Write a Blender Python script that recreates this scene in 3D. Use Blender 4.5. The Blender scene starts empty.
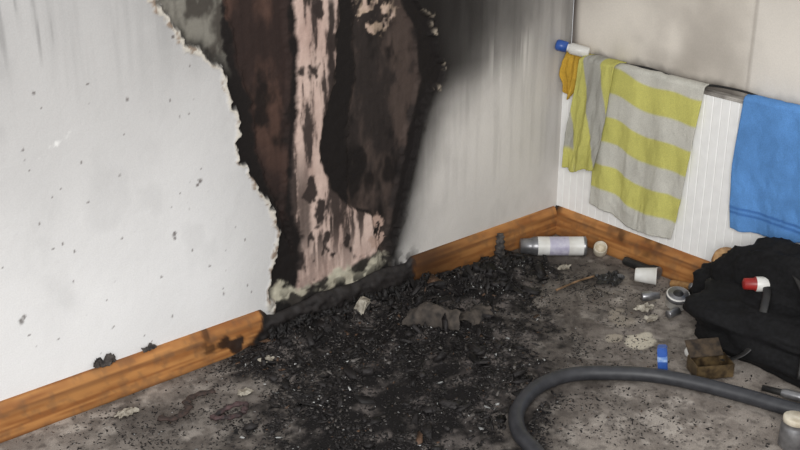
import bpy, math, random
import numpy as np
from mathutils import Vector, Matrix, Euler, noise as mnoise
random.seed(7); rng=np.random.RandomState(7)
S=bpy.context.scene
S.view_settings.view_transform='Standard'

# ---------- helpers ----------
def lin(c):
    c=np.asarray(c,float)/255.0
    return np.where(c<=0.04045,c/12.92,((c+0.055)/1.055)**2.4)
def L4(c): return tuple(lin(c))+(1.0,)
def vnoise(x,y,seed):
    xi=np.floor(x).astype(int); yi=np.floor(y).astype(int)
    fx=x-xi; fy=y-yi; fx=fx*fx*(3-2*fx); fy=fy*fy*(3-2*fy)
    tab=np.random.RandomState(seed).rand(256,256)
    g=lambda a,b: tab[a&255,b&255]
    return (g(xi,yi)*(1-fx)+g(xi+1,yi)*fx)*(1-fy)+(g(xi,yi+1)*(1-fx)+g(xi+1,yi+1)*fx)*fy
def fbm(x,y,freq,octv=4,seed=1):
    s=0;a=1;t=0
    for i in range(octv):
        s=s+a*vnoise(x*freq+13.7*i+90,y*freq+7.3*i+90,seed+i); t+=a; a*=.55; freq*=2.03
    return s/t
def sst(a,b,x):
    t=np.clip((x-a)/(b-a),0,1); return t*t*(3-2*t)
def sdf(px,py,poly):
    d=np.full(px.shape,1e9); ins=np.zeros(px.shape,bool); n=len(poly)
    for i in range(n):
        ax,ay=poly[i]; bx,by=poly[(i+1)%n]
        ex,ey=bx-ax,by-ay; wx,wy=px-ax,py-ay
        t=np.clip((wx*ex+wy*ey)/(ex*ex+ey*ey+1e-12),0,1)
        d=np.minimum(d,(wx-ex*t)**2+(wy-ey*t)**2)
        c=(ay>py)!=(by>py)
        with np.errstate(divide='ignore',invalid='ignore'):
            xx=(bx-ax)*(py-ay)/((by-ay) if by!=ay else 1e-9)+ax
        ins^=c&(px<xx)
    d=np.sqrt(d); return np.where(ins,-d,d)
def mixc(a,b,t):
    return a*(1-t[...,None])+b*t[...,None]
def gridmesh(name,P,col,mat,smooth=True):
    n,m=P.shape[:2]
    idx=np.arange(n*m).reshape(n,m)
    f=np.stack([idx[:-1,:-1],idx[1:,:-1],idx[1:,1:],idx[:-1,1:]],-1).reshape(-1,4)
    me=bpy.data.meshes.new(name)
    me.vertices.add(n*m); me.vertices.foreach_set('co',P.reshape(-1).astype(np.float32))
    me.loops.add(f.size); me.loops.foreach_set('vertex_index',f.reshape(-1).astype(np.int32))
    me.polygons.add(len(f)); me.polygons.foreach_set('loop_start',(np.arange(len(f))*4).astype(np.int32))
    me.polygons.foreach_set('loop_total',np.full(len(f),4,np.int32))
    me.update(calc_edges=True)
    if smooth: me.polygons.foreach_set('use_smooth',np.ones(len(f),bool))
    if col is not None:
        a=me.color_attributes.new('Col','FLOAT_COLOR','POINT')
        c=np.ones((n*m,4),np.float32); c[:,:3]=np.clip(col.reshape(-1,3),0,1)
        a.data.foreach_set('color',c.reshape(-1))
    me.materials.append(mat)
    o=bpy.data.objects.new(name,me); S.collection.objects.link(o); return o
def newmat(name):
    m=bpy.data.materials.new(name); m.use_nodes=True
    nt=m.node_tree; b=nt.nodes['Principled BSDF']; return m,nt,b
def attrmat(name,rough=.9,bump=.3,bscale=200,var=.15,vscale=300,spec=.3):
    m,nt,b=newmat(name)
    at=nt.nodes.new('ShaderNodeVertexColor'); at.layer_name='Col'
    tc=nt.nodes.new('ShaderNodeTexCoord')
    n=nt.nodes.new('ShaderNodeTexNoise'); n.inputs['Scale'].default_value=vscale; n.inputs['Detail'].default_value=4
    nt.links.new(tc.outputs['Object'],n.inputs['Vector'])
    mr=nt.nodes.new('ShaderNodeMapRange'); mr.inputs['From Min'].default_value=.3; mr.inputs['From Max'].default_value=.7
    mr.inputs['To Min'].default_value=1-var; mr.inputs['To Max'].default_value=1+var
    nt.links.new(n.outputs['Fac'],mr.inputs['Value'])
    vm=nt.nodes.new('ShaderNodeVectorMath'); vm.operation='SCALE'
    nt.links.new(at.outputs['Color'],vm.inputs[0]); nt.links.new(mr.outputs['Result'],vm.inputs['Scale'])
    nt.links.new(vm.outputs[0],b.inputs['Base Color'])
    n2=nt.nodes.new('ShaderNodeTexNoise'); n2.inputs['Scale'].default_value=bscale; n2.inputs['Detail'].default_value=5
    nt.links.new(tc.outputs['Object'],n2.inputs['Vector'])
    bp=nt.nodes.new('ShaderNodeBump'); bp.inputs['Strength'].default_value=bump; bp.inputs['Distance'].default_value=.004
    nt.links.new(n2.outputs['Fac'],bp.inputs['Height']); nt.links.new(bp.outputs[0],b.inputs['Normal'])
    b.inputs['Roughness'].default_value=rough; b.inputs['Specular IOR Level'].default_value=spec
    return m
def pmat(name,c,c2=None,rough=.6,scale=60,bump=.1,metal=0,spec=.5,sheen=0):
    m,nt,b=newmat(name)
    if c2 is None: c2=tuple(x*.8 for x in c)
    tc=nt.nodes.new('ShaderNodeTexCoord')
    n=nt.nodes.new('ShaderNodeTexNoise'); n.inputs['Scale'].default_value=scale; n.inputs['Detail'].default_value=5
    nt.links.new(tc.outputs['Object'],n.inputs['Vector'])
    r=nt.nodes.new('ShaderNodeValToRGB'); r.color_ramp.elements[0].position=.35; r.color_ramp.elements[1].position=.65
    r.color_ramp.elements[0].color=L4(c); r.color_ramp.elements[1].color=L4(c2)
    nt.links.new(n.outputs['Fac'],r.inputs['Fac']); nt.links.new(r.outputs['Color'],b.inputs['Base Color'])
    bp=nt.nodes.new('ShaderNodeBump'); bp.inputs['Strength'].default_value=bump; bp.inputs['Distance'].default_value=.003
    nt.links.new(n.outputs['Fac'],bp.inputs['Height']); nt.links.new(bp.outputs[0],b.inputs['Normal'])
    b.inputs['Roughness'].default_value=rough; b.inputs['Metallic'].default_value=metal; b.inputs['Specular IOR Level'].default_value=spec
    if sheen: b.inputs['Sheen Weight'].default_value=sheen
    return m
def pymesh(name,verts,faces,mats,fm=None,smooth=False,parent=None):
    me=bpy.data.meshes.new(name); me.from_pydata([tuple(v) for v in verts],[],faces)
    for k in (mats if isinstance(mats,list) else [mats]): me.materials.append(k)
    if fm is not None: me.polygons.foreach_set('material_index',fm)
    if smooth: me.polygons.foreach_set('use_smooth',[True]*len(faces))
    me.update()
    o=bpy.data.objects.new(name,me); S.collection.objects.link(o)
    if parent: o.parent=parent
    return o
def lathe(profile,segs=28,M=Matrix()):
    V=[];F=[];fm=[]
    for (r,z,mi) in profile:
        for k in range(segs):
            a=2*math.pi*k/segs; V.append(M@Vector((r*math.cos(a),r*math.sin(a),z)))
    for i in range(len(profile)-1):
        for k in range(segs):
            F.append((i*segs+k,i*segs+(k+1)%segs,(i+1)*segs+(k+1)%segs,(i+1)*segs+k)); fm.append(profile[i][2])
    if profile[0][0]>1e-5: F.append(tuple(range(segs))[::-1]); fm.append(profile[0][2])
    if profile[-1][0]>1e-5: F.append(tuple((len(profile)-1)*segs+k for k in range(segs))); fm.append(profile[-1][2])
    return V,F,fm
def frame(loc,axis,spin=0):
    q=Vector(axis).normalized().to_track_quat('Z','Y')
    return Matrix.Translation(loc)@q.to_matrix().to_4x4()@Matrix.Rotation(spin,4,'Z')
def lath(name,profile,loc,axis,mats,segs=28):
    V,F,fm=lathe(profile,segs,frame(loc,axis)); return pymesh(name,V,F,mats,fm,True)
def catmull(pts,n=10):
    P=[Vector(p) for p in pts]; P=[P[0]*2-P[1]]+P+[P[-1]*2-P[-2]]; out=[]
    for i in range(1,len(P)-2):
        for k in range(n):
            t=k/n; a,b,c,d=P[i-1:i+3]
            out.append(.5*((2*b)+(-a+c)*t+(2*a-5*b+4*c-d)*t*t+(-a+3*b-3*c+d)*t**3))
    out.append(P[-2]); return out
def tubegeo(path,rf,segs=14,base=0,flat=1.0):
    V=[];F=[];n=len(path)
    for i,p in enumerate(path):
        t=(path[min(i+1,n-1)]-path[max(i-1,0)]).normalized()
        s=t.cross(Vector((0,0,1))); s=s.normalized() if s.length>1e-4 else Vector((1,0,0))
        u=s.cross(t).normalized(); r=rf(i/(n-1),i) if callable(rf) else rf
        for k in range(segs):
            a=2*math.pi*k/segs; V.append(p+s*math.cos(a)*r*flat+u*math.sin(a)*r)
    for i in range(n-1):
        for k in range(segs):
            F.append((base+i*segs+k,base+i*segs+(k+1)%segs,base+(i+1)*segs+(k+1)%segs,base+(i+1)*segs+k))
    F.append(tuple(base+k for k in range(segs))[::-1]); F.append(tuple(base+(n-1)*segs+k for k in range(segs)))
    return V,F
def tube(name,pts,rf,mat,n=10,segs=14,flat=1.0):
    V,F=tubegeo(catmull(pts,n),rf,segs,0,flat); return pymesh(name,V,F,mat,None,True)
def join(name,parts,mats):
    V=[];F=[];fm=[]
    for v,f,m in parts:
        b=len(V); V+=list(v); F+=[tuple(b+i for i in q) for q in f]; fm+=(m if isinstance(m,list) else [m]*len(f))
    return V,F,fm
def bevbox(sx,sy,sz,M=Matrix(),b=.003):
    import bmesh
    bm=bmesh.new(); bmesh.ops.create_cube(bm,size=1)
    for v in bm.verts: v.co=Vector((v.co.x*sx,v.co.y*sy,v.co.z*sz))
    bmesh.ops.bevel(bm,geom=bm.edges[:]+bm.verts[:],offset=b,segments=2,affect='EDGES')
    bm.verts.index_update()
    V=[M@v.co for v in bm.verts]; F=[tuple(v.index for v in f.verts) for f in bm.faces]; bm.free(); return V,F

# ---------- wall left (plane y=0, room at y<0) ----------
xs=np.concatenate([np.linspace(-3.4,-2.45,14),np.arange(-2.4,0.001,.004)])
zs=np.concatenate([np.arange(0,1.24,.004),np.linspace(1.26,2.4,30)])
X,Zg=np.meshgrid(-xs*100,zs*100,indexing='ij')   # cm from the corner, height
hole=[(158,150),(156,113),(155,103),(152,97),(147.6,92.6),(142,88.6),(137,84.7),(134.6,78),(133,71),(133,64),(132,56.5),(129,48.6),(126,43.4),(123,38),(122,30),(122,24),(124,18),(125,10),(126,-5),(78,-5),(80,11),(77,21),(74,30),(71,40),(68,50),(66,58),(64,64),(59,64),(57,70),(62,76),(63.6,85),(70,92),(71.6,104),(73,150)]
n1=fbm(X,Zg,.12,5,11)-.5; n2=fbm(X,Zg,.5,4,31)-.5; n3=fbm(X,Zg,1.6,2,51)-.5
leftside=sst(90,105,X)
dh=sdf(X,Zg,hole)+n1*6+n2*2.8
xline=lambda pts: np.interp(Zg[0],[p[1] for p in pts],[p[0] for p in pts])[None,:]+0*X
bL=xline([(116,10),(116,16),(118,26),(123,42),(128,58),(130,73),(134,85),(135,100),(138,150)])
bR=xline([(114,10),(114.5,28),(117,38),(115.5,50),(113.5,67),(112.5,81),(113,98),(113,150)])
dl=xline([(83,10),(84,14),(89,30),(97,33),(97,49),(96,61),(94,72),(93,84),(94,95),(94,150)])
dr=xline([(79,10),(77,22),(75,31),(71,46),(67,60),(65,67),(67,83),(73,92),(74,150)])
inside=sst(.6,-.6,dh)
base=mixc(np.broadcast_to(lin((182,181,180)),X.shape+(3,)),lin((227,227,227)),sst(95,15,Zg)*sst(100,150,X))  # fall of light painted into the plaster tone: brighter low on the left
base=mixc(base,lin((204,203,201)),.5*sst(60,10,Zg)*sst(150,120,X)*sst(100,110,X))
base=mixc(base,lin((206,202,197)),sst(95,60,X))
mott=fbm(X,Zg,.02,4,71)
base=base*(1+.32*(mott-.5))[...,None]
mot2=fbm(X,Zg*.7,.08,5,73)
base=base*(1-.08*sst(.5,.75,mot2))[...,None]
streak=fbm(X,Zg*.05,.30,4,81)
base=base*(1-.20*sst(.48,.72,streak)*sst(30,90,Zg)*sst(80,60,X)-.12*sst(.5,.75,streak)*sst(70,105,Zg)*sst(100,120,X))[...,None]
# soot on the right of the opening
xr=np.interp(Zg[0],[0,11,30,40,58,64,70,85,104,150],[80,80,74,71,66,62,59,64,71,73])[None,:]
dR=np.maximum(xr-X,0)+0*X
w=np.interp(Zg[0],[0,30,45,62,72,88,110],[4,6,8,12,20,32,46])[None,:]
rs=sst(92,80,X)
s=np.exp(-(dR/(w*(.6+.9*fbm(X,Zg*.5,.09,4,91))))**1.6)*rs
s2=.84*sst(48,90,Zg+12*(fbm(X,Zg*.3,.12,3,93)-.5))*np.exp(-(dR/48)**2)*rs*(.65+.7*fbm(X,Zg*.2,.15,4,94))
s3=.48*sst(50,85,Zg)*rs*(fbm(X,Zg*.5,.06,4,95)*1.3)
s4=.12*sst(.45,.75,fbm(X,Zg*.06,.4,4,96))*rs*sst(15,40,Zg)
soot=np.clip(1-(1-s)*(1-s2)*(1-s3)*(1-s4),0,1)
dd=sst(.46,.56,fbm(X,Zg*.02,.42,3,101))*sst(57,63,Zg+9*(fbm(X,Zg*0,.4,2,9)-.5))*sst(80,70,Zg+8*(fbm(X,Zg*0,.3,2,19)-.5))*sst(40,35,X)*sst(17,22,X)
soot=soot*(1-.66*dd)
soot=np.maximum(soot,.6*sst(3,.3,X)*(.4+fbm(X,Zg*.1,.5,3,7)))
soot=np.maximum(soot,.22*sst(75,112,Zg)*(fbm(X,Zg*.3,.05,4,105)*1.6)*(1-rs))
run=sst(.60,.70,fbm(X,Zg*.05,.5,3,107))*sst(88,100,Zg)*sst(175,185,X)*sst(207,200,X)
soot=np.maximum(soot,.35*run)
lowdark=sst(16,8,Zg)*sst(128,124,X)*sst(66,72,X)
plc=mixc(base,lin((28,25,24)),np.clip(soot,0,1))
spots=[(146,54,.9),(147,53,.5),(169,61,.5),(155,41,.8),(155,40,.5),(199,30,.9),(198,31,.6),(150,47,.35),(163,38,.3),(178,56,.3),(160,30,.35),(186,47,.3),(150,35,.3),(173,33,.3),(190,22,.4),(140,26,.4),(136,38,.4),(141,19,.5),(165,80,.4)]
r2=np.random.RandomState(3)
for k in range(90): spots.append((r2.uniform(128,215),r2.uniform(12,100),r2.uniform(.10,.30)))
for (sx,sz,sr) in spots:
    d=np.hypot(X-sx,(Zg-sz)*.8)+n3*.8
    plc=mixc(plc,lin((84,76,72)),.8*sst(sr,sr*.4,d))
d=np.hypot((X-184)*.25-(Zg-73)*.15,(Zg-73)+(X-184)*.45)+n2*3
plc=mixc(plc,lin((236,236,234)),.7*sst(1.2,.3,d))
rimw=.5+2.6*fbm(X,Zg,.16,3,111)
rim=sst(rimw,rimw*.5,dh)*(1-inside)
rimL=rim*sst(100,110,X)
plc=mixc(plc,lin((204,197,183)),rimL*.7)
plc=mixc(plc,lin((120,100,84)),.85*rimL*sst(.52,.62,fbm(X,Zg,.5,3,121)))
plc=mixc(plc,lin((170,158,142)),rim*(1-sst(100,110,X))*sst(.56,.66,fbm(X,Zg,.5,3,131))*sst(58,64,Zg)*.7)
# substrate colours
sub=np.broadcast_to(lin((25,21,20)),X.shape+(3,)).copy()
jit=n1*3+n2*2.0
def band(lo,hi,soft=.5):
    return sst(-soft,soft,X-lo+jit)*sst(-soft,soft,hi-X+jit)
gv=fbm(X,Zg*.6,.25,4,141)
grey=sst(-.5,.5,X-bL-1+jit)
greyc=mixc(np.broadcast_to(lin((122,119,111)),X.shape+(3,)),lin((68,64,59)),sst(.4,.65,gv))
sub=mixc(sub,greyc,grey*sst(78,86,Zg+n1*6))
grain=fbm(X,Zg*.06,1.1,4,149)
wood=mixc(np.broadcast_to(lin((46,35,32)),X.shape+(3,)),lin((78,58,50)),sst(.42,.70,fbm(X,Zg*.5,.14,5,151))*sst(25,75,Zg))
wood=wood*(.82+.36*grain)[...,None]
wood=mixc(wood,lin((22,18,17)),.9*sst(.46,.66,fbm(X,Zg*.6,.12,5,161)))
sub=mixc(sub,wood,band(bR+1.5,bL-.8,.8))
woodR=mixc(np.broadcast_to(lin((44,38,36)),X.shape+(3,)),lin((72,61,56)),sst(.42,.68,fbm(X,Zg*.5,.15,5,171)))
woodR=woodR*(.82+.36*grain)[...,None]
woodR=mixc(woodR,lin((24,20,19)),.9*sst(.48,.66,fbm(X,Zg*.5,.14,4,181)))
sub=mixc(sub,woodR,band(dr+1.5,dl-1.0,.8))
pinkR=xline([(84,8),(86,28),(95,33),(101,40),(106,52),(104,62),(100,72),(98,90),(96,150)])
pinkL=xline([(116,8),(113,28),(116.5,40),(115.5,50),(113.5,67),(112,81),(113,98),(113,150)])
pm=band(pinkR,pinkL,.7)
pink=mixc(np.broadcast_to(lin((216,194,182)),X.shape+(3,)),lin((172,146,136)),fbm(X,Zg*.4,.2,4,191))
drip=fbm(X,Zg*.16,.32,5,201)
blk=np.maximum(.95*sst(.50,.61,drip+.06*n3)*sst(12,30,Zg), sst(.55,.65,fbm(X,Zg*.7,.2,4,211)))
blk=np.maximum(blk,sst(1.6,.6,np.abs(X-101+n1*3))*sst(64,70,Zg)*sst(99,94,Zg))
blk=np.maximum(blk,sst(3.2,1.5,np.abs(X-112.5+n1*4))*sst(60,40,Zg)*sst(20,30,Zg)*.8)
pink=mixc(pink,lin((112,92,84)),.4*sst(.4,.6,drip))
pink=mixc(pink,lin((32,26,25)),blk*.95)
sub=mixc(sub,pink,pm)
pt=np.hypot((X-84)/9,(Zg-92)/9)+n1*1.6+n2*.8
sub=mixc(sub,mixc(pink,lin((178,157,136)),sst(0,1,n2+.5)),sst(.75,.6,pt)*sst(.58,.46,fbm(X,Zg,.35,3,221)))
pt=np.hypot((X-84)/4,(Zg-20)/7)+n1*2
sub=mixc(sub,lin((178,152,139)),sst(.8,.6,pt)*sst(.62,.52,fbm(X,Zg,.5,3,223)))
cz=14+8*(fbm(X,Zg*0,.09,3,231)-.5)+4*sst(112,122,X)
cr=sst(cz+1,cz-1,Zg+n2*5)*sst(126,123,X)*sst(74,80,X)
crc=mixc(np.broadcast_to(lin((206,202,182)),X.shape+(3,)),lin((150,142,126)),fbm(X,Zg,.3,4,241))
crc=mixc(crc,lin((34,30,29)),.95*sst(.44,.57,fbm(X,Zg*1.6,.14,4,251)))
sub=mixc(sub,crc,cr)
col=mixc(plc,sub,inside)
edge=sst(3.5,0,np.abs(dh+1.0))*(1-leftside)
col=mixc(col,lin((28,24,23)),.85*edge*sst(12,20,Zg)*sst(.68,.5,fbm(X,Zg,.3,3,257)))
edgeL=sst(3.8,0.2,-dh)*inside*leftside
col=mixc(col,lin((20,17,16)),.85*edgeL*sst(100,92,Zg)*sst(20,28,Zg))
col=mixc(col,lin((20,18,18)),lowdark*sst(.48,.6,fbm(X,Zg,.3,3,261)+.06)*.9)
dep=.014*inside
dep=dep+inside*.008*np.maximum(band(bR+2.5,bL-1.5),band(dr+2.5,dl-1.5))
dep=dep-inside*(.008*pm+.008*cr*fbm(X,Zg,.25,3,271))
dep=dep-.005*rimL*fbm(X,Zg,.2,3,281)-.002*rim-.0010*n2*(1-inside)
dep=dep+inside*.004*n2
P=np.stack([-X/100,dep,Zg/100],-1)
plaster=attrmat('sooty_plaster',.85,.15,110,.04,250,.25)
gridmesh('wall_left',P,col,plaster)

# ---------- wall right (plane x=0) ----------
ys=np.concatenate([np.arange(0,1.3,.006),np.linspace(1.35,3.4,20)])
zs=np.concatenate([np.linspace(0,.56,6),np.arange(.6,1.2,.006),np.linspace(1.22,2.4,20)])
Y,Zr=np.meshgrid(ys*100,zs*100,indexing='ij')
c=mixc(np.broadcast_to(lin((228,221,210)),Y.shape+(3,)),lin((206,199,188)),sst(70,110,Zr))
m=fbm(Y,Zr,.05,4,301)
c=c*(1+.18*(m-.5))[...,None]
c=mixc(c,lin((142,134,125)),.55*sst(1.1,.1,np.hypot((Y-50)/26,(Zr-79)/20)+(m-.5)*1.4))
c=mixc(c,lin((134,126,118)),.35*sst(.40,.8,m)*sst(78,105,Zr))
c=mixc(c,lin((96,88,82)),.45*sst(22,0,Y)*sst(66,95,Zr+8*(m-.5)))
c=mixc(c,lin((56,49,46)),.85*sst(68.5,64.5,Zr+3*(fbm(Y,Zr,.25,3,311)-.5)))
c=mixc(c,lin((140,132,122)),.6*sst(80,64,Zr)*fbm(Y,Zr*.3,.15,3,313))
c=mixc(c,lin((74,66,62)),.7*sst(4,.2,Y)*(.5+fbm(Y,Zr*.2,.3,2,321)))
c=mixc(c,lin((218,213,205)),.5*sst(66,70,Y))
c=mixc(c,lin((140,130,120)),.4*sst(.8,.3,np.abs(Y-68.5)+.3*(fbm(Y,Zr,.3,2,1)-.5)))
P=np.stack([.002+.001*(m-.5)-.0008*sst(68.0,69.4,Y),-Y/100,Zr/100],-1)[::-1]
gridmesh('wall_right',P,c[::-1],plaster)

# ---------- wainscot panel (grooved) ----------
white=pmat('white_gloss_paint',(248,248,246),(242,242,240),.5,30,.03)
V=[];F=[]
prof=[];y=0
while y<3.3:
    prof+=[(-.030,y),(-.030,y+.0250),(-.0288,y+.0265),(-.0288,y+.0278)]; y+=.030
for (px,py) in prof: V+=[(px,-py,.0),(px,-py,.632)]
for i in range(len(prof)-1): F.append((2*i,2*i+1,2*i+3,2*i+2))
V2,F2=bevbox(.032,3.3,.012,Matrix.Translation((-.018,-1.65,.637)),.004)
sootcap=pmat('soot_stained_ledge',(70,62,57),(180,175,168),.7,14,.2)
Vj,Fj,fm=join('',[(V,F,0),(V2,F2,1)],None)
pymesh('wainscot_panel',Vj,Fj,[white,sootcap],fm)

# ---------- baseboards ----------
def woodmat():
    m,nt,b=newmat('charred_pine')
    at=nt.nodes.new('ShaderNodeVertexColor'); at.layer_name='Col'
    nt.links.new(at.outputs['Color'],b.inputs['Base Color'])
    tc=nt.nodes.new('ShaderNodeTexCoord'); v=nt.nodes.new('ShaderNodeTexVoronoi'); v.inputs['Scale'].default_value=60
    nt.links.new(tc.outputs['Object'],v.inputs['Vector'])
    bp=nt.nodes.new('ShaderNodeBump'); bp.inputs['Strength'].default_value=.12; bp.inputs['Distance'].default_value=.003
    nt.links.new(v.outputs['Distance'],bp.inputs['Height']); nt.links.new(bp.outputs[0],b.inputs['Normal'])
    b.inputs['Roughness'].default_value=.6; b.inputs['Specular IOR Level'].default_value=.3; return m
pine=woodmat()
profB=[(0,.0),(.020,.0),(.0205,.02),(.0205,.05),(.0205,.072),(.018,.078),(.017,.084),(.014,.092),(.009,.101),(.004,.105),(0,.105)]
def baseboard(name,length,charf,place,off):
    L=np.arange(0,length,.006)*100
    pp=[]
    for i in range(len(profB)-1):
        a=np.array(profB[i]);b=np.array(profB[i+1]);k=max(1,int(np.linalg.norm(b-a)/.006))
        for j in range(k): pp.append(a+(b-a)*j/k)
    pp.append(np.array(profB[-1])); pp=np.array(pp)
    A,Pz=np.meshgrid(L,pp[:,1]*100,indexing='ij'); _,Pd=np.meshgrid(L,pp[:,0],indexing='ij')
    g=fbm(A*.04,Pz,1.8,4,401+off); g2=fbm(A,Pz,.05,3,411+off)
    c=mixc(np.broadcast_to(lin((184,130,76)),A.shape+(3,)),lin((144,92,50)),sst(.3,.75,g))
    c=c*(.85+.3*g2)[...,None]
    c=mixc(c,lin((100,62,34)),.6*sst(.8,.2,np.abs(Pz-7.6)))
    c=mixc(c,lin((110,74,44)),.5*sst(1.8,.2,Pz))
    c=mixc(c,lin((90,74,60)),.35*sst(.5,.7,fbm(A,Pz,.4,4,417+off)))
    ch,ero=charf(A,Pz)
    c=mixc(c,lin((60,38,22)),sst(.0,.5,ch))
    chc=mixc(np.broadcast_to(lin((20,18,18)),A.shape+(3,)),lin((52,48,47)),fbm(A,Pz,.7,3,421))
    c=mixc(c,chc,sst(.4,.7,ch))
    d=Pd+ (sst(.4,.8,ch)*(fbm(A,Pz,.5,3,431)-.5)*.016)*(Pd>.001)
    z=Pz/100*(1-ero)
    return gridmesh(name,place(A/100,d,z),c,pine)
def chL(A,Pz):
    n=(fbm(A,Pz,.12,4,441)-.5)
    c=sst(-3,3,128-A+n*14)*sst(-4,4,A-69+n*14+ (Pz-5)*.6)
    c=np.maximum(c,.42*sst(95,60,A)*sst(25,65,A))
    c=np.maximum(c,.6*sst(.60,.74,fbm(A,Pz,.2,3,443))*sst(60,90,A)*sst(160,130,A))
    e=sst(.5,1,c)*.30*fbm(A,Pz*0,.1,3,445)
    return c,e
baseboard('baseboard_left',3.3,chL,lambda a,d,z: np.stack([-a-.045,-d,z],-1),0)
def chR(A,Pz):
    n=fbm(A,Pz,.1,4,451); return .35*sst(.55,.8,n)+.4*sst(2,0,A),0*A
baseboard('baseboard_right',3.3,chR,lambda a,d,z: np.stack([-.027-d,-a,z],-1),7)

# ---------- floor ----------
ashp=[(-1.38,.0),(-.62,.0),(-.30,-.03),(-.27,-.2),(-.45,-.36),(-.63,-.56),(-.88,-.66),(-1.15,-.95),(-1.74,-.66),(-1.62,-.36),(-1.38,-.23),(-1.44,-.12)]
heaps=[(-.52,-.13,.14,.09,.032),(-.40,-.12,.10,.07,.016),(-.70,-.12,.12,.06,.022),(-1.0,-.07,.22,.05,.028),(-1.22,-.06,.10,.05,.028),(-.85,-.27,.18,.10,.016),(-.95,-.50,.22,.14,.010),(-1.2,-.3,.14,.1,.010),(-.62,-.28,.1,.08,.012)]
def ashd(x,y):
    return sdf(x*100,y*100,[(a*100,b*100) for a,b in ashp])+ (fbm(x*100,y*100,.06,4,501)-.5)*34
def hgt(x,y):
    x=np.asarray(x,float);y=np.asarray(y,float)
    h=np.zeros(x.shape)
    for a,b,ra,rb,hh in heaps: h+=hh*np.exp(-((x-a)/ra)**2-((y-b)/rb)**2)
    n=fbm(x*100,y*100,.25,5,511); d=ashd(x,y)
    h=h*(.4+1.2*n)+.012*sst(2,-8,d)*n+.003*fbm(x*100,y*100,.15,3,521)
    return h
xs=np.concatenate([np.linspace(-3.6,-2.3,12),np.arange(-2.25,0.001,.005)])
yy=np.concatenate([np.linspace(-3.6,-1.55,20),np.arange(-1.5,0.001,.005)])
GX,GY=np.meshgrid(xs,yy,indexing='ij')
cx,cy=GX*100,GY*100
d=ashd(GX,GY)
c=mixc(np.broadcast_to(lin((130,122,115)),GX.shape+(3,)),lin((156,148,140)),sst(.35,.7,fbm(cx,cy,.2,4,531)))
c=mixc(c,lin((86,80,75)),.70*sst(.42,.75,fbm(cx,cy,.05,5,541)))
c=mixc(c,lin((190,182,173)),.6*sst(.56,.72,fbm(cx,cy,.14,5,551)))
c=mixc(c,lin((52,47,44)),.55*sst(.52,.72,fbm(cx,cy,.09,5,553))*sst(60,0,d))
c=mixc(c,lin((60,54,51)),.45*sst(.55,.75,fbm(cx,cy,.7,3,561)+.08*sst(30,5,d)))
am=sst(13,-9,d+ (fbm(cx,cy,.35,4,571)-.5)*26)
ac=mixc(np.broadcast_to(lin((26,24,24)),GX.shape+(3,)),lin((96,90,87)),sst(.48,.78,fbm(cx,cy,.16,5,581)))
c=mixc(c,ac,am)
c=mixc(c,lin((58,53,50)),.5*sst(36,0,d)*(1-am))
def patch(c,x,y,rx,ry,colr,seed,k=.9):
    dd=np.hypot((GX-x)/rx,(GY-y)/ry)+(fbm(cx,cy,.3,3,seed)-.5)*.9
    return mixc(c,lin(colr),k*sst(1.0,.75,dd))
c=patch(c,-.46,-.72,.060,.046,(208,200,182),601,.85)
c=patch(c,-.40,-.60,.045,.045,(170,160,144),602,.4)
c=patch(c,-.50,-.66,.028,.022,(188,178,160),603,.5)
c=patch(c,-.36,-.55,.03,.02,(184,174,158),604,.4)
c=patch(c,-.62,-.80,.03,.02,(170,160,150),605,.4)
P=np.stack([GX,GY,hgt(GX,GY)],-1)
floorm=attrmat('burnt_carpet',.95,.6,260,.22,420,.2)
gridmesh('floor',P,c,floorm)

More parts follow.
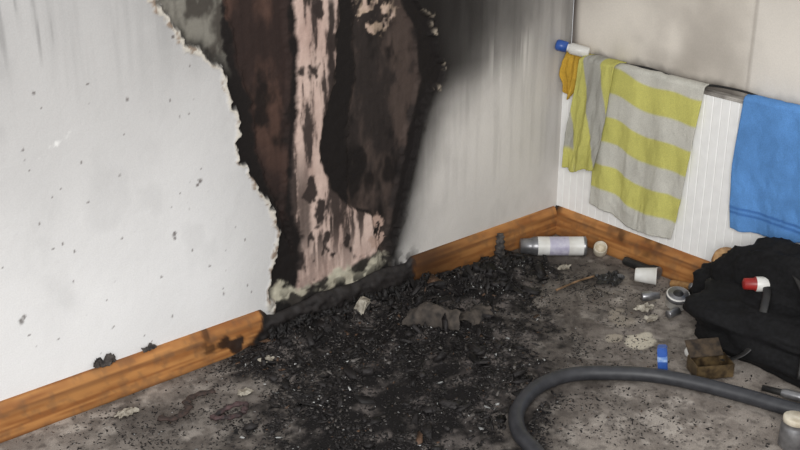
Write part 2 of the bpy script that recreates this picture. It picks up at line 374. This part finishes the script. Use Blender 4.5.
# ---------- debris shards ----------
hosexy=[(-.30,-1.56),(-.38,-1.40),(-.48,-1.27),(-.53,-1.11),(-.57,-1.00),(-.62,-.90),(-.69,-.82),(-.78,-.75),(-.87,-.73),(-.96,-.745),(-1.05,-.79),(-1.11,-.86),(-1.14,-.94),(-1.19,-1.06),(-1.22,-1.2)]
def shards(name,loc,size,rot,colr,mat):
    n=len(loc); corners=np.array([[(k&1)-.5,((k>>1)&1)-.5,((k>>2)&1)-.5] for k in range(8)])
    v=corners[None]*size[:,None,:]*rng.uniform(.15,1.5,(n,8,3))
    a,b,g=rot[:,0],rot[:,1],rot[:,2]
    ca,sa,cb,sb,cg,sg=np.cos(a),np.sin(a),np.cos(b),np.sin(b),np.cos(g),np.sin(g)
    Rx=np.zeros((n,3,3));Rx[:,0,0]=1;Rx[:,1,1]=ca;Rx[:,1,2]=-sa;Rx[:,2,1]=sa;Rx[:,2,2]=ca
    Ry=np.zeros((n,3,3));Ry[:,1,1]=1;Ry[:,0,0]=cb;Ry[:,0,2]=sb;Ry[:,2,0]=-sb;Ry[:,2,2]=cb
    Rz=np.zeros((n,3,3));Rz[:,2,2]=1;Rz[:,0,0]=cg;Rz[:,0,1]=-sg;Rz[:,1,0]=sg;Rz[:,1,1]=cg
    M=np.einsum('nij,njk,nkl->nil',Rz,Ry,Rx)
    v=np.einsum('nij,nkj->nki',M,v)+loc[:,None,:]
    v[:,:,2]=np.maximum(v[:,:,2],.001); v[:,:,1]=np.minimum(v[:,:,1],-.001)
    q=np.array([(0,1,3),(0,3,2),(4,6,7),(4,7,5),(0,4,5),(0,5,1),(2,3,7),(2,7,6),(0,2,6),(0,6,4),(1,5,7),(1,7,3)])
    f=(q[None]+8*np.arange(n)[:,None,None]).reshape(-1,3)
    me=bpy.data.meshes.new(name)
    me.vertices.add(n*8); me.vertices.foreach_set('co',v.reshape(-1).astype(np.float32))
    me.loops.add(f.size); me.loops.foreach_set('vertex_index',f.reshape(-1).astype(np.int32))
    me.polygons.add(len(f)); me.polygons.foreach_set('loop_start',(np.arange(len(f))*3).astype(np.int32))
    me.polygons.foreach_set('loop_total',np.full(len(f),3,np.int32)); me.update(calc_edges=True)
    C=np.ones((n,8,4),np.float32); C[:,:,:3]=lin(colr)[:,None,:]
    at=me.color_attributes.new('Col','FLOAT_COLOR','POINT'); at.data.foreach_set('color',C.reshape(-1))
    me.materials.append(mat); o=bpy.data.objects.new(name,me); S.collection.objects.link(o); return o
charm=attrmat('charcoal',.6,.5,300,.3,500,.4)
N=140000
rx=rng.uniform(-2.2,-.06,N); ry=rng.uniform(-1.45,-.024,N); dd=ashd(rx,ry); hh=hgt(rx,ry)
clus=fbm(rx*100,ry*100,.10,4,701)
pr=np.where(dd<0,.15+.85*sst(.35,.6,clus)+ (hh>.02)*.3,.55*np.exp(-np.maximum(dd,0)/15)*sst(.3,.65,clus)+.05*sst(.3,.6,clus)+.012)
hd=np.full(N,9.)
for i in range(len(hosexy)-1):
    a=np.array(hosexy[i]);b=np.array(hosexy[i+1]); e=b-a
    t=np.clip(((rx-a[0])*e[0]+(ry-a[1])*e[1])/(e@e),0,1); hd=np.minimum(hd,np.hypot(rx-a[0]-e[0]*t,ry-a[1]-e[1]*t))
pr=pr*(hd>.032)
for (ox,oy,orr) in [(-.46,-.97,.085),(-.575,-.885,.035),(-.62,-1.315,.05),(-.082,-.262,.04),(-.205,-.66,.05)]: pr=pr*(np.hypot(rx-ox,ry-oy)>orr)
pr=pr*~((rx>-.38)&(ry<-.68))
acd=np.abs((rx+.184)*.653+(ry+.136)*.757)
pr=pr*~((acd<.05)&(np.hypot(rx+.184,ry+.136)<.16))
keep=rng.rand(N)<pr
rx,ry,dd,hh=rx[keep],ry[keep],dd[keep],hh[keep]; n=len(rx)
sz=rng.uniform(.002,.0060,n)
big=rng.rand(n); ina=dd<2
sz=np.where((big<.10)&ina,rng.uniform(.006,.013,n),sz)
hp=np.exp(-((rx+.52)/.22)**2-((ry+.14)/.13)**2)
sz=np.where((big<.007+.016*(hh>.022)+.032*hp)&ina,rng.uniform(.014,.036,n),sz)
sz=np.where(dd>4,sz*.85,sz)
t=rng.rand(n); g=rng.uniform(14,42,n)
colr=np.stack([g+3,g,g],-1)
g2=rng.uniform(55,110,n); mk=(t>.80)&(t<.95)&(sz<.02); colr[mk]=np.stack([g2,g2-4,g2-7],-1)[mk]
colr[(t>.95)&(t<.965)]=(88,66,50)
shiny=np.exp(-((rx+.50)/.13)**2-((ry+.16)/.10)**2)
g3=rng.uniform(120,190,n); mk=t>.985-.09*shiny; colr[mk]=np.stack([g3,g3+1,g3],-1)[mk]; sz[mk]=np.minimum(sz[mk],.010)
size=np.stack([sz*rng.uniform(.8,2.2,n),sz*rng.uniform(.4,1.0,n),sz*rng.uniform(.12,.45,n)],-1)
til=.30+.5*(hh>.022)
rot=np.stack([rng.randn(n)*til,rng.randn(n)*til,rng.uniform(0,6.28,n)],-1)
loc=np.stack([rx,ry,hh+sz*.12],-1)
k=420; lx=rng.uniform(-1.30,-.66,k); ly=-rng.uniform(.02,.06,k); ls=rng.uniform(.006,.022,k)
loc=np.concatenate([loc,np.stack([lx,ly,hgt(lx,ly)+rng.uniform(0,.015,k)],-1)])
size=np.concatenate([size,np.stack([ls*1.8,ls*.7,ls*.4],-1)]); rot=np.concatenate([rot,rng.uniform(0,3,(k,3))])
g=rng.uniform(14,40,k); colr=np.concatenate([colr,np.stack([g+2,g,g],-1)])
shards('ash_debris',loc,size,rot,colr,charm)

# ---------- cloths ----------
def clothmat(name,rough=.95):
    return attrmat(name,rough,.9,420,.10,300,.15)
tow=clothmat('terry_cloth')
def drape(name,nu,nv,edgeL,edgeR,zbot,colf,amp,seed,x0=-.034,ztop=.646,phase=0,back=True):
    u=np.linspace(0,1,nu); v=np.linspace(0,1,nv)
    U,Vv=np.meshgrid(u,v,indexing='ij')
    zb=np.interp(u,np.linspace(0,1,len(zbot)),zbot)[:,None]
    ledge=.10
    t=np.clip((Vv-ledge)/(1-ledge),0,1)
    z=ztop+.004-(ztop-zb)*t
    a=np.interp(t,np.linspace(0,1,len(edgeL)),edgeL); b=np.interp(t,np.linspace(0,1,len(edgeR)),edgeR)
    y=a+(b-a)*U
    fold=np.sin(U*9+phase+t*1.5)*.5+np.sin(U*21+2*phase-t*2)*.3+(fbm(U*10,t*6,.8,3,seed)-.5)*1.4
    x=x0-.006-amp*(fold+1.1)*(.25+.75*t)
    k=np.clip(Vv/ledge,0,1)
    x=np.where(Vv<ledge,-.003+(x+.003)*k,x)
    z=np.where(Vv<ledge,ztop+.006+.012*np.sin(k*math.pi*.5+.3)*(.6+.8*fbm(U*12,k,.9,2,seed+3))-.010*k**3,z)
    z=z+(fbm(U*14,t*5,.7,3,seed+5)-.5)*.012*(Vv>ledge*.9)*t
    col=colf(y,z,U,t)
    return np.stack([x,-y,z],-1),col
def mkcloth(name,parts,mat):
    objs=[gridmesh(name if i==0 else name+'_part',P,c,mat) for i,(P,c) in enumerate(parts)]
    for o in objs:
        m=o.modifiers.new('thick','SOLIDIFY'); m.thickness=.004; m.offset=0
    if len(objs)>1:
        e=bpy.data.objects.new(name,None); S.collection.objects.link(e)
        objs[0].name='towel_body'; e.name=name
        for i,o in enumerate(objs): o.parent=e; o.name=['towel_body','towel_fold'][i]
Yl=lin((208,204,116)); Gr=lin((208,206,196))
def stripes(y,z,U,t):
    q=(.63-z)+.012*np.sin(y*11)-(y-.3)*.05+.006*np.sin(y*31)
    ph=(q/.165)%1
    m=sst(.46,.52,ph)*sst(1.0,.95,ph)
    c=mixc(np.broadcast_to(Yl,y.shape+(3,)),Gr,m)
    return c*(.84+.30*fbm(y*100,z*100,.12,4,61))[...,None]
def stripes2(y,z,U,t):
    q=(y-.05)*1.0+(z-.3)*.22
    ph=(q/.15)%1
    m=sst(.42,.47,ph)*sst(.98,.94,ph)
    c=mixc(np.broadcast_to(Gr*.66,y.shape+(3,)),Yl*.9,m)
    c=mixc(c,Yl,sst(.36,.34,z)*sst(.13,.11,y))
    return c*(.82+.3*fbm(y*100,z*100,.12,4,62))[...,None]
p1=drape('b',150,150,[.16,.16,.165,.17,.17],[.57,.555,.54,.525,.505],[.165,.15,.125,.13,.135],stripes,.014,5)
p2=drape('f',90,120,[.10,.09,.075,.065,.06],[.24,.23,.22,.21,.19],[.27,.265,.285,.29],stripes2,.014,9,x0=-.060,phase=2,ztop=.652)
mkcloth('striped_towel',[p1,p2],tow)
Bl=lin((98,150,212))
def bluef(y,z,U,t):
    c=np.broadcast_to(Bl,y.shape+(3,))*(.76+.45*fbm(y*100,z*100,.15,4,63))[...,None]
    return mixc(c,lin((64,110,178)),.8*sst(.006,.002,np.abs(z-.305))+.8*sst(.006,.002,np.abs(z-.32)))
p3=drape('c',150,130,[.71,.705,.70,.71,.72],[1.12,1.13,1.13,1.13,1.13],[.245,.25,.265,.30,.32],bluef,.013,15,phase=1)
mkcloth('blue_towel',[p3],tow)
def yelf(y,z,U,t):
    return np.broadcast_to(lin((206,166,66)),y.shape+(3,))*(.7+.5*fbm(y*100,z*100,.3,4,64))[...,None]
p4=drape('d',60,60,[.020,.01,.008,.02,.03],[.095,.10,.10,.085,.07],[.53,.50,.51,.54],yelf,.014,19,x0=-.036,phase=1,ztop=.65)
mkcloth('yellow_duster',[p4],tow)
cablem=pmat('black_rubber',(24,24,25),(34,33,33),.6,80,.05)
tube('cable',[(-.02,-.25-i*.09,.660+.006*math.sin(i*1.7)) for i in range(14)],.0035,cablem,6,8)

# ---------- bottles & cans ----------
wplast=pmat('white_plastic',(226,226,222),(206,204,198),.4,20,.03)
bplast=pmat('blue_plastic',(52,92,170),(40,76,146),.35,20,.03)
gmetal=pmat('grey_metal',(150,150,152),(120,120,122),.35,40,.05,.7)
lav=pmat('lavender_label',(196,194,208),(172,168,190),.4,60,.03)
red=pmat('red_label',(160,44,40),(136,34,32),.4,50,.03)
cream=pmat('cream_plastic',(216,208,190),(180,170,150),.5,40,.1)
blackp=pmat('black_plastic',(26,26,27),(40,39,38),.5,40,.05)
tan=pmat('tan_card',(178,138,90),(150,108,66),.6,60,.1)
a0=Vector((-.030,-.105,.672)); a1=Vector((-.090,-.006,.694))
lath('small_bottle',[(.0,0,0),(.013,0,0),(.0185,.004,0),(.019,.06,0),(.014,.068,0),(.012,.074,1),(.018,.075,1),(.0185,.108,1),(.014,.113,1),(0,.114,1)],a0,a1-a0,[wplast,bplast])
ax=Vector((.757,-.653,0)); c0=Vector((-.19,-.136,.036))
lath('aerosol_can',[(0,0,2),(.018,0,2),(.026,.003,2),(.0275,.035,2),(.029,.04,1),(.0325,.050,1),(.0325,.060,0),(.0325,.10,3),(.0325,.165,0),(.0325,.215,1),(.0335,.218,1),(.0335,.224,1),(.028,.226,1),(.02,.218,1),(0,.215,1)],c0-ax*.115,ax,[wplast,gmetal,gmetal,lav])
lath('plastic_cap',[(0,.0,0),(.022,0,0),(.0235,.004,0),(.0225,.038,0),(.019,.041,0),(.018,.012,0),(0,.010,0)],Vector((-.082,-.250,.024)),Vector((-.35,-.3,.45)),[cream])

# ---------- hose ----------
hosem=pmat('grey_hose_rubber',(56,57,61),(44,45,49),.5,40,.04)
tube('vacuum_hose',[(x,y,float(hgt(x,y))*.5+.024) for x,y in hosexy],lambda t,i:.0195+.0006*(i%2),hosem,40,18)

# ---------- black bag ----------
fab=pmat('black_nylon',(15,15,16),(24,24,26),.8,90,.3,spec=.25)
def lump(c,r,seed,n=80,m=56,e=.8,amp=.18):
    V=[];F=[]
    f=lambda w,k: math.copysign(abs(w)**k,w)
    for j in range(m+1):
        ph=-math.pi/2+math.pi*j/m
        for i in range(n):
            th=2*math.pi*i/n
            dv=Vector((f(math.cos(ph),e)*f(math.cos(th),e),f(math.cos(ph),e)*f(math.sin(th),e),f(math.sin(ph),e)))
            k=1+amp*(mnoise.noise(dv*1.6+Vector((seed,0,0))))*1.2
            fo=mnoise.noise(Vector((dv.x*3+seed,dv.y*3,dv.z*3))); k+=-.14*abs(fo)**.7+.05
            fo=mnoise.noise(Vector((dv.x*6+seed,dv.y*6+3,dv.z*6))); k+=-.04*abs(fo)**.7
            v=Vector((c[0]+dv.x*r[0]*k,c[1]+dv.y*r[1]*k,max(.008,c[2]+dv.z*r[2]*k)))
            v.x=min(v.x,-.078 if v.z>.2 else -.056); V.append(v)
    for j in range(m):
        for i in range(n): F.append((j*n+i,j*n+(i+1)%n,(j+1)*n+(i+1)%n,(j+1)*n+i))
    return V,F
parts=[(*lump((-.23,-1.04,.072),(.155,.29,.105),3),0),(*lump((-.17,-1.06,.14),(.095,.27,.17),8.4),0),(*lump((-.13,-.75,.075),(.048,.09,.070),12,40,30),0)]
st=catmull([(-.12,-.72,.13),(-.12,-.82,.195),(-.18,-.92,.215),(-.28,-1.0,.19),(-.37,-1.02,.07),(-.40,-.96,.022),(-.36,-.88,.020)],10)
v,f=tubegeo(st,.003,8,0,4.0); parts.append((v,f,1))
st=catmull([(-.16,-.90,.27),(-.23,-1.04,.27),(-.31,-1.15,.20),(-.40,-1.2,.06)],10)
v,f=tubegeo(st,.003,8,0,4.0); parts.append((v,f,1))
Vj,Fj,fm=join('',parts,None)
pymesh('black_bag',Vj,Fj,[fab,blackp],fm,True)
a=Vector((.757,-.653,-.02)); c0=Vector((-.285,-.925,.206))
lath('spray_can',[(0,0,1),(.010,0,1),(.016,.003,1),(.0175,.03,1),(.021,.035,0),(.022,.06,0),(.022,.075,2),(.022,.13,0),(.022,.16,1),(.021,.163,1),(0,.160,1)],c0,a,[wplast,red,gmetal])
lidM=frame((-.160,-.790,.190),(-.35,-.45,.8))
V,F,fm=lathe([(.022,-.014,1),(.044,-.014,0),(.046,-.010,0),(.046,.010,0),(.044,.014,1),(.022,.014,1),(.022,-.014,1)],36,lidM)
V2,F2,fm2=lathe([(0,-.006,2),(.0225,-.006,2),(.0225,.008,2),(0,.010,2)],36,lidM)
Vj,Fj,fmj=join('',[(V,F[:-2],fm[:-2]),(V2,F2,fm2)],None)
pymesh('round_wooden_lid',Vj,Fj,[tan,pmat('light_tan',(190,152,106),(160,122,80),.6,60,.1),pmat('dark_tan',(120,92,62),(90,66,44),.6,60,.1)],fmj,True)

# ---------- litter by the right skirting ----------
lath('paint_cup',[(0,.0,0),(.020,0,0),(.022,.004,0),(.028,.065,0),(.030,.068,0),(.027,.068,0),(.0205,.008,0),(0,.006,0)],Vector((-.16,-.46,.034)),Vector((.55,-.8,.02)),[wplast])
lath('round_pot',[(0,0,0),(.030,0,0),(.034,.004,0),(.034,.030,1),(.036,.031,1),(.036,.044,0),(.032,.047,1),(.016,.047,2),(.012,.052,2),(0,.053,2)],Vector((-.20,-.655,.012)),Vector((-.2,-.2,.95)),[wplast,gmetal,blackp])
lath('brass_tube',[(0,0,0),(.011,0,0),(.012,.003,0),(.012,.07,1),(.014,.071,1),(.014,.085,0),(.007,.088,0),(0,.088,0)],Vector((-.10,-.56,.020)),Vector((.05,-.9,.15)),[tan,gmetal])
lath('black_torch',[(0,0,0),(.014,0,0),(.015,.004,0),(.015,.10,0),(.021,.115,0),(.022,.14,1),(.019,.142,1),(0,.138,1)],Vector((-.085,-.36,.027)),Vector((-.05,-.9,.03)),[blackp,gmetal])
lath('steel_socket',[(0,0,0),(.014,0,0),(.015,.003,0),(.015,.03,0),(.012,.036,0),(.012,.055,0),(0,.055,0)],Vector((-.25,-.56,.020)),Vector((.7,-.6,.1)),[gmetal])
lath('steel_socket.001',[(0,0,0),(.012,0,0),(.013,.003,0),(.013,.04,0),(0,.04,0)],Vector((-.29,-.69,.020)),Vector((.9,-.2,.1)),[gmetal])
def crumple(name,x,y,rx,ry,h,mat,seed,n=16,rot=0,z0=None,fine=.4,smooth=False):
    V=[];F=[]
    zb=float(hgt(x,y)) if z0 is None else z0
    for i in range(n):
        for j in range(n):
            u=i/(n-1)*2-1; v=j/(n-1)*2-1
            a=math.atan2(v,u); sq=1/max(1,math.hypot(u,v)/max(abs(u),abs(v),1e-6)*.96)
            rr=sq*(1+.5*mnoise.noise(Vector((math.cos(a)*2+seed,math.sin(a)*2,0))))
            px=u*rx*rr; py=v*ry*rr
            q=abs(mnoise.noise(Vector((u*1.3+seed,v*1.3,3))))+fine*abs(mnoise.noise(Vector((u*4+seed,v*4,8))))
            V.append((x+px*math.cos(rot)-py*math.sin(rot),y+px*math.sin(rot)+py*math.cos(rot),zb+.003+h*q*2))
    for i in range(n-1):
        for j in range(n-1): F.append((i*n+j,(i+1)*n+j,(i+1)*n+j+1,i*n+j+1))
    o=pymesh(name,V,F,mat,None,smooth); m=o.modifiers.new('s','SOLIDIFY'); m.thickness=.0025; m.offset=1; return o
paper=pmat('scorched_paper',(190,184,170),(120,112,100),.8,40,.2)
crumple('crumpled_paper',-.285,-.60,.030,.022,.010,paper,2)
crumple('crumpled_paper.001',-.33,-.66,.022,.016,.008,paper,5)
crumple('crumpled_paper.002',-.25,-.24,.022,.014,.010,paper,8)
darkrag=pmat('charred_rag',(38,35,33),(84,76,69),.9,30,.6)
crumple('charred_rag',-.21,-.40,.045,.04,.02,blackp,9)
def flap(name,x,y,L,Wd,H,rot,seed):
    V=[];F=[];n=26;m=20; zb=float(hgt(x,y))
    for i in range(n):
        for j in range(m):
            u=i/(n-1)*2-1; v=j/(m-1)
            ang=v*2.6; r=H*(1-.35*abs(u)**1.5)*(1+.35*mnoise.noise(Vector((u*2+seed,v,0))))
            px=u*L*(1-.18*v+.15*mnoise.noise(Vector((v*4,seed,u))))
            py=-math.cos(ang)*Wd*(1+.2*mnoise.noise(Vector((u*3,seed,2)))); pz=math.sin(ang)*r
            k=Vector((u*3+seed,v*3,5)); pz+=.006*mnoise.noise(k*2); py+=.008*mnoise.noise(k*1.5+Vector((9,0,0)))
            V.append((x+px*math.cos(rot)-py*math.sin(rot),y+px*math.sin(rot)+py*math.cos(rot),max(.004,zb+pz)))
    for i in range(n-1):
        for j in range(m-1): F.append((i*m+j,(i+1)*m+j,(i+1)*m+j+1,i*m+j+1))
    o=pymesh(name,V,F,darkrag,None,True); md=o.modifiers.new('s','SOLIDIFY'); md.thickness=.005; return o
flap('burnt_carpet_scrap',-.86,-.27,.085,.038,.060,-.95,3.1)
flap('burnt_carpet_scrap.001',-.73,-.31,.070,.035,.022,.25,7.7)
stickm=pmat('stick_wood',(150,120,90),(90,70,50),.7,60,.2)
tube('wooden_stick',[(-.40,-.34,.010),(-.30,-.343,.012),(-.225,-.35,.010)],.0035,stickm,6,8)
charc=pmat('charred_wood',(34,31,30),(84,78,74),.8,50,.6)
tube('charred_stake',[(-.40,-.085,.01),(-.402,-.087,.05),(-.398,-.085,.09),(-.394,-.08,.12)],lambda t,i:.019-.007*t+.003*math.sin(i*2.1),charc,6,9)
V,F=bevbox(.04,.03,.045,Matrix.Translation((-.985,-.085,.050))@Euler((.2,.15,.4)).to_matrix().to_4x4(),.005)
V=[v+Vector(((mnoise.noise(v*60))*.012,(mnoise.noise(v*50+Vector((5,0,0))))*.012,mnoise.noise(v*55)*.012)) for v in V]
pymesh('plaster_chunk',V,F,paper)

# blue packet and tin
cM=Matrix.Translation((-.575,-.885,.048))@Euler((-.12,.1,.6)).to_matrix().to_4x4()
V,F=bevbox(.034,.026,.085,cM,.003)
V2,F2=bevbox(.0345,.0265,.018,cM@Matrix.Translation((0,0,.01)),.002)
Vj,Fj,fm=join('',[(V,F,0),(V2,F2,1)],None)
pymesh('blue_carton',Vj,Fj,[bplast,pmat('pale_blue_label',(150,176,214),(90,130,196),.4,90,.02)],fm)
Mt=Matrix.Translation((-.465,-.965,.006))@Euler((0,0,-.55)).to_matrix().to_4x4()
W,D,H=.105,.07,.040; tt=.003; parts=[]
for (sx,sy,sz_,x,y,z) in [(W,D,tt,0,0,tt/2),(W,tt,H,0,D/2,H/2),(W,tt,H,0,-D/2,H/2),(tt,D,H,W/2,0,H/2),(tt,D,H,-W/2,0,H/2)]:
    v,f=bevbox(sx,sy,sz_,Mt@Matrix.Translation((x,y,z)),.001); parts.append((v,f,0))
v,f=bevbox(W*.95,D*.8,tt,Mt@Matrix.Translation((0,D*.5+.015,H+.010))@Matrix.Rotation(.6,4,'X'),.001); parts.append((v,f,1))
Vj,Fj,fm=join('',parts,None)
tin=pmat('tarnished_tin',(110,92,64),(50,40,30),.45,40,.15,.3)
tin2=pmat('tarnished_tin_inside',(84,70,54),(36,30,25),.5,40,.15,.3)
pymesh('metal_tin',Vj,Fj,[tin,tin2],fm)
lath('glass_jar',[(0,0,0),(.030,0,0),(.034,.005,0),(.034,.06,0),(.029,.068,1),(.031,.069,1),(.031,.082,1),(.028,.084,1),(0,.084,1)],Vector((-.62,-1.315,.006)),Vector((0.05,.0,1)),[gmetal,cream])
lath('white_knob',[(0,0,0),(.012,0,0),(.016,.004,0),(.018,.014,0),(.013,.024,0),(0,.027,0)],Vector((-.425,-.872,.006)),Vector((-.2,-.1,1)),[wplast])
lath('tool_handle',[(0,0,1),(.008,0,1),(.009,.05,0),(.013,.06,0),(.013,.15,0),(.009,.158,0),(0,.16,0)],Vector((-.45,-1.12,.02)),Vector((.30,-.85,.0)),[gmetal,blackp])

# left foreground bits
strap=pmat('burnt_leather',(66,50,44),(34,29,27),.75,60,.4)
tube('leather_strap',[(-1.74,-.185,.010),(-1.71,-.215,.012),(-1.665,-.205,.016),(-1.65,-.175,.018),(-1.61,-.155,.014),(-1.56,-.165,.012)],lambda t,i:.0040+.001*math.sin(i*.9),strap,10,8,2.6)
ring=[(-1.585+.045*math.cos(a)*(1+.2*math.sin(3*a)),-.285+.024*math.sin(a),.012+.003*math.sin(2*a)) for a in [i*.6-1 for i in range(11)]]
pinkb=pmat('scorched_pink_rubber',(84,62,62),(28,25,25),.7,40,.3)
tube('melted_ring',ring,lambda t,i:.0050+.0012*math.sin(i*1.1),pinkb,6,8,1.7)
crumple('plaster_flake',-1.79,-.105,.030,.016,.006,paper,21)
crumple('plaster_flake.001',-1.50,-.22,.022,.014,.005,paper,23)
crumple('plaster_flake.002',-1.36,-.12,.020,.016,.005,paper,25)
gl=pmat('grey_ash_lump',(84,78,74),(40,36,34),.9,60,.5)
crumple('ash_lump',-1.79,-.012,.032,.009,.020,gl,27,z0=.104)
crumple('ash_lump.001',-1.66,-.012,.020,.008,.010,charc,29,z0=.104)

# ---------- light ----------
w=bpy.data.worlds.new('World'); S.world=w; w.use_nodes=True
bg=w.node_tree.nodes['Background']; bg.inputs[0].default_value=(.97,.98,1,1); bg.inputs[1].default_value=.62
def area(name,loc,target,sx,sy,power,colr):
    l=bpy.data.lights.new(name,'AREA'); l.shape='RECTANGLE'; l.size=sx; l.size_y=sy; l.energy=power; l.color=colr
    o=bpy.data.objects.new(name,l); S.collection.objects.link(o); o.location=loc
    o.rotation_euler=(Vector(target)-Vector(loc)).to_track_quat('-Z','Y').to_euler()
area('window_light',(-3.1,-2.7,1.7),(-.4,-.1,.3),1.5,1.2,90,(1,.985,.965))

# ---------- camera ----------
cam=bpy.data.cameras.new('camera'); cam.lens=52.07; cam.sensor_width=36
co=bpy.data.objects.new('camera',cam); S.collection.objects.link(co)
co.location=(-2.942,-2.526,1.6); co.rotation_euler=(math.radians(67.6),0,math.radians(-40.8))
S.camera=co
